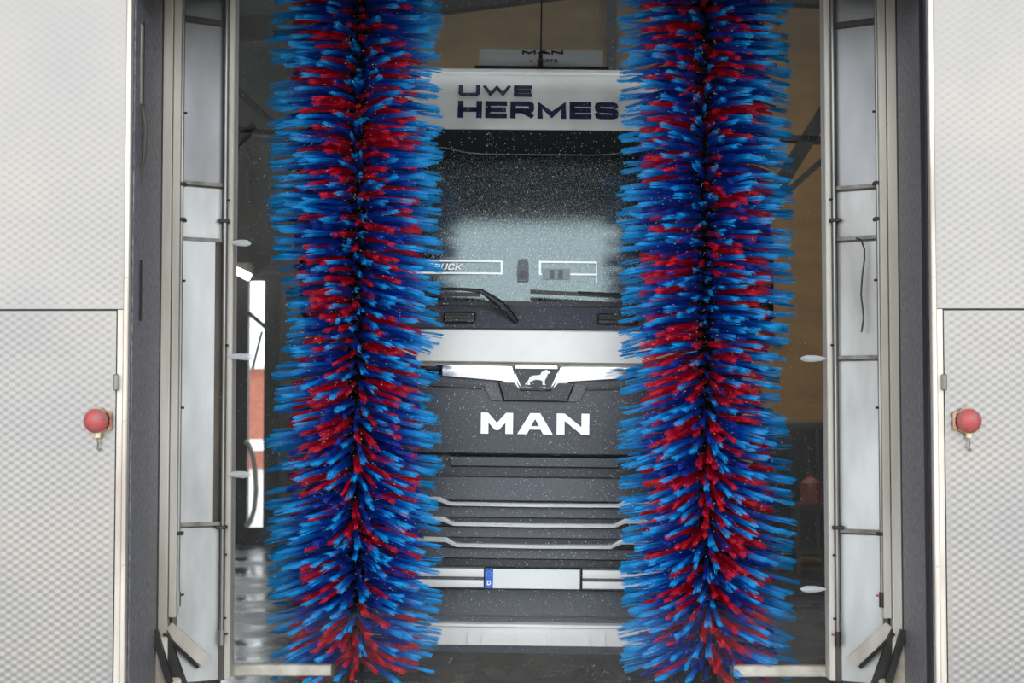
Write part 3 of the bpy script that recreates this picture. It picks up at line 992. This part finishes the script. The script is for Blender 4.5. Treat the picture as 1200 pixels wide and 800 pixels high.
gM = [(0, 0), (0, 1), (.22, 1), (.5, .52), (.78, 1), (1, 1), (1, 0), (.765, 0), (.765, .53), (.56, .18), (.44, .18), (.235, .53), (.235, 0)]
gA1 = [(0, 0), (.36, 1), (.5, 1), (.5, .72), (.38, .36), (.345, .22), (.27, 0)]
gA2 = [(1 - u, v) for u, v in gA1][::-1]
gA3 = [(.345, .22), (.38, .38), (.62, .38), (.655, .22)]
gN = [(0, 0), (0, 1), (.24, 1), (.76, .36), (.76, 1), (1, 1), (1, 0), (.77, 0), (.24, .65), (.24, 0)]
for polys, px0, px1 in (((gM,), 564, 601.5), ((gA1, gA2, gA3), 606.5, 648), ((gN,), 652.5, 690.5)):
    mb = MB()
    for pl in polys:
        mb.prism(glyph(pl, txx(px0), (px1 - px0) / TS), -.024, .0)
    mb.build('grille_letter', 'letter_chrome', T)
# lower grille: recess and slats
P('grille_recess', [(.05, tz(664)), (.05, tz(530))], 1.15, 'grille2')
P('recess_step', [(.05, tz(548)), (.02, tz(546)), (.02, tz(536)), (.05, tz(534))], .46, 'grille')
P('grille_louvre', [(.05, tz(588)), (.01, tz(586)), (.03, tz(560)), (.05, tz(558))], 1.1, 'grille')
for k, (py, xi) in enumerate(((590.5, 98), (614, 94), (638.5, 90))):
    up = 5.0 + k * .6
    ln = [(-260, -up), (-xi - 12, -up), (-xi, 0), (0, .6), (xi, 0), (xi + 12, -up), (260, -up)]
    mb = MB()
    for x, d in ln:
        X = x / TS
        thk = 4.0 if abs(x) < xi + 5 else 5.6
        zc = tz(py + d)
        h_ = thk / TS / 2
        y_ = curve_y(X)
        mb.v += [(X, y_ - .022, zc + h_), (X, y_ - .034, zc), (X, y_ - .030, zc - h_), (X, y_ + .05, zc - h_), (X, y_ + .05, zc + h_)]
    for i in range(len(ln) - 1):
        for j in range(5):
            a, b = i * 5 + j, i * 5 + (j + 1) % 5
            mb.f.append((a, b, b + 5, a + 5))
    mb.f += [tuple(range(5)), tuple(range(5 * len(ln) - 5, 5 * len(ln)))]
    mb.build('grille_slat', 'slat', T)
    P('grille_louvre', [(.05, tz(py + 17)), (.012, tz(py + 15)), (.02, tz(py + 4)), (.05, tz(py + 3))], 1.05, 'grille')
# bumper bars on both sides of the plate
for sg in (-1, 1):
    for y0, y1 in ((665, 676), (678.2, 688)):
        xa, xb = sorted((sg * 57.5 / TS, sg * 240 / TS))
        panel([(.03, tz(y1)), (-.01, tz(y1 - 1)), (-.015, tz((y0 + y1) / 2)), (-.01, tz(y0 + 1)), (.03, tz(y0))], 1, .03, 14, xa, xb).build('bumper_bar', 'white', T, True)
    xa, xb = sorted((sg * 57.5 / TS, sg * 240 / TS))
    panel([(.03, tz(691)), (.0, tz(688.5)), (.0, tz(664)), (.03, tz(663))], 1, .01, 14, xa, xb).build('bumper_backing', 'cowl', T, True)
MB().box(-57.3 / TS, 56.5 / TS, .0, .05, tz(689.5), tz(664), .003).build('plate_holder', 'dark_steel', T)
pl = MB().box(-55.5 / TS, 54.5 / TS, -.012, .0, tz(688), tz(665.5), .003).build('number_plate', 'plate', T)
MB().box(-56 / TS, -46.5 / TS, -.0145, -.012, tz(688), tz(665.5)).build('country_strip', 'plate_blue', pl)
mb = MB()
for k in range(12):
    q = 2 * PI * k / 12
    mb.lathe((-51.3 / TS + .0125 * math.cos(q), -.0145, tz(671.5) + .0125 * math.sin(q)), (0, -1, 0), [(0, .0024), (.001, .0024), (.0012, 0)], 6)
mb.build('star_ring', 'star', pl)
o = letter_mb('D', .021, .025, .006, .0015).build('plate_letter', 'sign_white', pl)
o.location = (-51.3 / TS - .0105, -.0145, tz(684.2))
# mesh and white lower bumper
P('lower_mesh', [(.06, tz(729)), (.04, tz(728)), (.05, tz(690)), (.06, tz(689))], 1.15, 'grille')
P('mesh_rib', [(.05, tz(724)), (.03, tz(723)), (.03, tz(721)), (.05, tz(720))], 1.1, 'grille2')
lb = P('lower_bumper', [(.04, tz(755)), (.0, tz(754)), (-.01, tz(740)), (-.006, tz(732)), (.02, tz(728.5)), (.05, tz(728))], 1.2, 'white')
P('lower_bumper_lip', [(-.008, tz(733.5)), (-.024, tz(732)), (-.018, tz(729.3)), (.0, tz(728.4))], 1.18, 'white', .02)
for px in (518, 553, 569, 595, 611, 642, 661, 692, 710):
    x = txx(px)
    MB().box(x - .006, x + .006, -.016, .0, tz(753), tz(739)).build('bumper_rib', 'white', lb)
P('underrun_lip', [(.10, tz(766)), (.06, tz(764)), (.04, tz(755))], 1.1, 'cowl')
# headlamps, mirrors, doors, steps
for sx in (-1, 1):
    hl = MB().prism([(sx * .78, .80), (sx * 1.17, .86), (sx * 1.19, 1.05), (sx * 1.0, 1.1), (sx * .78, 1.0)], .02, .3).build('headlamp', 'black', T)
    MB().prism([(sx * .81, .83), (sx * 1.14, .88), (sx * 1.16, 1.03), (sx * 1.0, 1.07), (sx * .81, .98)], .005, .03).build('lens', 'lamp_lens', hl)
    P('bumper_corner', [(.1, .33), (.0, .35), (-.01, .6), (.02, .8), (.1, .8)], 1, 'white', x0=min(sx * .8, sx * 1.21), x1=max(sx * .8, sx * 1.21), nx=8)
    dr = MB().box(sx * 1.2, sx * 1.245, .68, 1.72, 1.25, 2.1, .02).build('door', 'white', T)
    MB().box(sx * 1.2, sx * 1.235, .72, 1.68, 2.12, 2.85, .01).build('door_glass', 'side_glass', dr)
    MB().box(sx * 1.245, sx * 1.27, 1.5, 1.66, 1.85, 1.89, .006).build('door_handle', 'black', dr)
    mr = MB().box(sx * 1.235, sx * 1.36, .34, .46, 2.1, 2.62, .04).build('mirror', 'black', T)
    MB().box(sx * 1.255, sx * 1.34, .455, .465, 2.2, 2.58).build('mirror_glass', 'chrome', mr)
    MB().tube([(sx * 1.2, .5, 2.55), (sx * 1.27, .4, 2.58)], .02, 8).build('mirror_arm', 'black', mr)
    MB().box(sx * 1.0, sx * 1.2, .7, 1.3, .35, .95, .02).build('step_box', 'cowl', T)
    MB().box(sx * .38, sx * .46, .3, 6.0, .75, 1.0).build('chassis_rail', 'black', T)
    MB().box(sx * .7, sx * 1.22, 2.6, 4.0, .45, 1.0, .05).build('fuel_tank', 'slat', T)
    for yy in (1.45, 4.9):
        wl = MB().lathe((sx * .88, yy, .51), (sx, 0, 0), [(0, .3), (0, .49), (.04, .51), (.26, .51), (.3, .49), (.3, .3)], 28).build('wheel', 'tyre', T, True)
        MB().lathe((sx * .92, yy, .51), (sx, 0, 0), [(0, .3), (.2, .29), (.16, .2), (.22, .16), (.24, .1), (.24, 0)], 20).build('rim', 'slat', wl, True)
    MB().box(sx * .85, sx * 1.24, .85, 2.1, 1.03, 1.12, .03).build('mudguard', 'black', T)
MB().box(-.9, .9, 1.38, 1.52, .42, .58, .03).build('axle', 'black', T)
MB().box(-.45, .45, .4, 2.2, .5, 1.1, .05).build('engine', 'black', T)
MB().box(-.9, .9, 4.8, 5.0, .42, .62, .03).build('axle', 'black', T)
MB().box(-.5, .5, 3.9, 4.9, 1.0, 1.14, .03).build('fifth_wheel', 'black', T)
# roof sign
sy = .80
sg0 = tz(76, sy)
sign = MB().prism([(txx(556, sy), sg0), (txx(703.5, sy), sg0), (txx(703, sy), tz(55, sy)), (txx(557, sy), tz(54, sy))], sy, sy + .16).build('roof_sign', 'sign_white', T)
MB().box(txx(552, sy), txx(710, sy), sy - .02, sy + .18, sg0 - .03, sg0 + .006).build('sign_base', 'black', sign)
word('MAN', sign, 'ink', txx(607.5, sy), sy, tz(60.3, sy), {'M': .082, 'A': .078, 'N': .072}, .026, .011, .008, .003)
word('4 UORTE', sign, 'ink', txx(616, sy), sy, tz(70, sy), .021, .021, .005, .005, .003)
for sx in (-.25, .3):
    MB().box(sx - .03, sx + .03, sy + .04, sy + .12, 3.60, sg0).build('sign_foot', 'black', sign)
# aerial standing on the roof
ax_ = txx(629.5, .62)
ant = MB().tube([(ax_, .66, 3.64), (ax_ + .002, .66, 4.25)], [.006, .004], 6).build('aerial', 'black', T)
MB().lathe((ax_, .66, 3.64), (0, 0, 1), [(0, .014), (.06, .011), (.1, .005)], 10).build('aerial_base', 'black', ant)

# ------------------------------------------------------------------ the brushes
RINGS_DZ, PER_RING = 0.047, 27
COLS = ('cyan', 'navy', 'red')
TIPR = {'cyan': .458, 'navy': .35, 'red': .345}
NVAR = 7


def tuft_geometry(L, nf, seed, width):
    g = np.random.default_rng(seed)
    ss = np.array([.14, .5, .8, 1.0])
    droop = g.uniform(.015, .05)
    side = g.uniform(-.03, .03)
    V, Fc = [], []
    cl = g.normal(0, 1, (3, 2)) * .0065          # the wet bundle splits into a few points
    for i in range(nf):
        base = g.normal(0, 1, 2) * .0055
        tip = cl[g.integers(0, 3)] + g.normal(0, 1, 2) * .0048
        ln = L * (1 - abs(g.normal(0, .035)) - .02 * g.random())
        ph = g.uniform(0, 2 * PI)
        o = len(V)
        for s_ in ss:
            x = .04 + s_ * (ln - .04)
            k = s_ ** 1.4
            off = base * (1 - k) * 1.5 + tip * k
            y, z = off[0] + side * s_ * s_, off[1] - droop * s_ * s_
            wd = width * (1.0 - .45 * s_)
            for c in range(3):
                q = ph + 2 * PI * c / 3
                V.append((x, y + wd * math.cos(q), z + wd * math.sin(q)))
        for j in range(len(ss) - 1):
            for c in range(3):
                c2 = (c + 1) % 3
                Fc.append((o + j * 3 + c, o + j * 3 + c2, o + (j + 1) * 3 + c2, o + (j + 1) * 3 + c))
        e = o + 3 * (len(ss) - 1)
        Fc.append((e, e + 1, e + 2, e + 2))
    Fc = [f if f[2] != f[3] else f[:3] for f in Fc]
    return np.array(V), Fc


VARS, VARS_BACK = {}, {}
for ci, cname in enumerate(COLS):
    VARS[cname], VARS_BACK[cname] = [], []
    for k in range(NVAR):
        V, Fc = tuft_geometry(TIPR[cname], 26, 100 * ci + k, .0018)
        me = bpy.data.meshes.new('bristle_tuft')
        me.from_pydata(V.tolist(), [], Fc)
        al = me.attributes.new('along', 'FLOAT', 'POINT')
        al.data.foreach_set('value', (V[:, 0] / TIPR['cyan']).astype(np.float32))
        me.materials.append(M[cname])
        me.shade_smooth()
        VARS[cname].append((V, Fc, me))
        Vb, Fb = tuft_geometry(TIPR[cname], 7, 900 + 100 * ci + k, .0042)
        VARS_BACK[cname].append((Vb, Fb))


def brush(px, seed, label, squeeze):
    g = np.random.default_rng(seed)
    YB = 8.37
    c = at(px, 490, YB)
    root = empty('wash_brush', (c.x, YB, 0))
    tag(root, label, 'brush', 'rotating wash brushes')
    MB().tube([(0, 0, .14), (0, 0, 4.42)], .045, 16).build('axle', 'axle', root, True)
    MB().lathe((0, 0, .12), (0, 0, 1), [(0, 0), (0, .07), (.05, .07), (.06, .05)], 16).build('end_disc', 'dark_steel', root, True)
    MB().lathe((0, 0, 4.30), (0, 0, 1), [(0, .05), (.0, .09), (.10, .09), (.12, .05)], 16).build('motor_flange', 'dark_steel', root, True)
    to_cam = math.atan2(-YB, -c.x)
    ph = g.uniform(0, 6, 8)
    items = []
    z = .33
    ring = 0
    while z < 4.24:
        for k in range(PER_RING):
            ang = 2 * PI * (k + .5 * (ring % 2)) / PER_RING + g.normal(0, .05)
            rel = (ang - to_cam + PI) % (2 * PI) - PI        # 0 = towards the camera
            n1 = math.sin(z * 2.3 + ph[0] + 1.3 * math.sin(ang + ph[1])) + .6 * math.sin(z * 5.7 + ph[2] + 2 * ang)
            n2 = math.sin(z * 3.1 + ph[3] + 2.1 * math.cos(ang + ph[4])) + .5 * math.sin(z * 7.1 + ph[5] - ang)
            pitch = .02 + .055 * n1 + g.normal(0, .03)       # positive = droops
            if z < .9:
                pitch += .08 * (.9 - z) / .6
            yaw = .05 * n2 + g.normal(0, .04)
            redness = .34 + .07 * math.sin(z * 1.9 + ph[6]) + .05 * math.sin(z * 4.4 + ph[7])
            u = g.random()
            cname = 'red' if u < redness else 'cyan' if u < redness + .46 else 'navy'
            ln = 1 + g.normal(0, .02) + squeeze(z, math.sin(rel))
            items.append((z + g.normal(0, .006), ang + yaw, pitch, cname, int(g.integers(0, NVAR)), ln, g.normal(0, .25), rel))
        z += RINGS_DZ
        ring += 1
    # the 300 tufts that show largest: front half, across the line of sight, in the height the photo shows
    score = []
    for i, it in enumerate(items):
        vis = math.cos(it[7]) > -.05 and .22 < it[0] < 3.6
        score.append((abs(math.sin(it[7])) * it[5] * TIPR[it[3]] * (1.0 if abs(it[7]) > .25 else .6) + .12 * g.random()) if vis else -1)
    top = set(np.argsort(score)[::-1][:300].tolist())
    Vall, Fall, Mall, Aall, off = [], [], [], [], 0
    for i, (z, a, pt, cname, k, ln, roll, rel) in enumerate(items):
        mtx = Matrix.Translation((0, 0, z)) @ Matrix.Rotation(a, 4, 'Z') @ Matrix.Rotation(pt, 4, 'Y') @ Matrix.Rotation(roll, 4, 'X') @ Matrix.Diagonal((ln, 1, 1, 1))
        if i in top:
            o = bpy.data.objects.new('bristle_tuft', VARS[cname][k][2])
            COL.objects.link(o)
            o.parent = root
            o.matrix_local = mtx
            continue
        V, Fc = (VARS[cname][k][0], VARS[cname][k][1]) if math.cos(rel) > -.15 else VARS_BACK[cname][k]
        R = np.array(mtx.to_3x3())
        Vall.append(V @ R.T + np.array(mtx.translation))
        Aall.append(V[:, 0] / TIPR['cyan'])
        Fall += [tuple(q + off for q in f) for f in Fc]
        Mall += [COLS.index(cname)] * len(Fc)
        off += len(V)
    me = bpy.data.meshes.new('bristles')
    me.from_pydata(np.concatenate(Vall).tolist(), [], Fall)
    for cname in COLS:
        me.materials.append(M[cname])
    me.polygons.foreach_set('material_index', np.array(Mall, dtype=np.int32))
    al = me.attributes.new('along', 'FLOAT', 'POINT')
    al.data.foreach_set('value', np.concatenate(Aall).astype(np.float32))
    me.shade_smooth()
    o = bpy.data.objects.new('bristles', me)
    COL.objects.link(o)
    o.parent = root
    tag(o, kind='stuff', label='mass of red, dark blue and light blue bristles')
    return root


def zpx(py):
    return at(600, py, 8.37).z


def sq_left(z, sr):
    # sr > 0 on the side away from the truck centre line seen from the camera
    d = 0
    if sr < -.2:
        d -= .22 * math.exp(-((z - zpx(372)) / .28) ** 2) * abs(sr)
        d += .02
    else:
        d -= .03
    return d


def sq_right(z, sr):
    d = 0
    if sr > .2:
        d -= .16 * math.exp(-((z - zpx(455)) / .25) ** 2) * sr
    return d


brush(418, 5, 'upright blue and red wash brush on the side of the glazed hall gate', sq_left)
brush(828, 9, 'upright blue and red wash brush on the side of the dangling cable', sq_right)

# ------------------------------------------------------------------ water: jets, drops in the air, low mist
def jet(px, py, y, sgn, ln, lab, tilt=.06):
    c = at(px, py, y)
    n = 14
    mb = MB()
    mb.lathe((0, 0, 0), (sgn, 0, -tilt), [(0, .004), (ln * .2, .014), (ln * .45, .02), (ln * .7, .021), (ln * .88, .016), (ln, .006), (ln * 1.01, 0)], n)
    o = mb.build('spray_jet', 'jet', None, True)
    o.location = c
    o.scale = (1, 1, .8)
    tag(o, lab, 'water jet', 'jets from the spray pipes')


jet(267, 417, 7.79, 1, .13, 'white fan of water from the pipe beside the glazed gate, middle one of three')
jet(267, 555, 7.79, 1, .11, 'white fan of water from the pipe beside the glazed gate, lowest of three')
jet(270, 284, 7.79, 1, .10, 'white fan of water from the pipe beside the glazed gate, just above the tube light')
jet(968, 420, 7.79, -1, .12, 'white fan of water from the pipe beside the dangling cable, upper of two', .0)
jet(968, 690, 7.79, -1, .12, 'white fan of water from the pipe beside the dangling cable, just above the foot bar', .0)

ND = 24000
g = np.random.default_rng(3)
pos = np.stack([g.uniform(-1.6, 1.6, ND), g.uniform(7.75, 8.88, ND), .15 + 3.9 * g.random(ND) ** 1.25], 1)
rad = .0009 + .0012 * g.random(ND) ** 3
octv = np.array([(1, 0, 0), (-1, 0, 0), (0, 1, 0), (0, -1, 0), (0, 0, 1), (0, 0, -1)], float)
octf = np.array([(0, 2, 4), (2, 1, 4), (1, 3, 4), (3, 0, 4), (2, 0, 5), (1, 2, 5), (3, 1, 5), (0, 3, 5)])
V = (pos[:, None, :] + octv[None] * rad[:, None, None] * np.array([1, 1, 1.3])).reshape(-1, 3)
Fd = (octf[None] + 6 * np.arange(ND)[:, None, None]).reshape(-1, 3)
me = bpy.data.meshes.new('water_drops')
me.from_pydata(V.tolist(), [], Fd.tolist())
me.materials.append(M['drop'])
o = bpy.data.objects.new('water_drops', me)
COL.objects.link(o)
tag(o, 'fine white water drops flying around the brushes', 'water', kind='stuff')
ms = MB().box(-1.64, 1.64, 7.75, 9.6, .02, .62).build('spray_mist', 'mist')
tag(ms, 'pale spray mist lying low around the foot of the brushes', 'mist', kind='stuff')

mh = M['mist'].copy()
mh.node_tree.nodes['Volume Scatter'].inputs['Density'].default_value = 0.015
M['haze'] = mh
hz_ = MB().box(-5.5, 5.5, 9.7, 19.6, .02, 7.4).build('damp_haze', 'haze')
tag(hz_, 'thin damp haze filling the wash hall behind the truck cab', 'haze', kind='stuff')
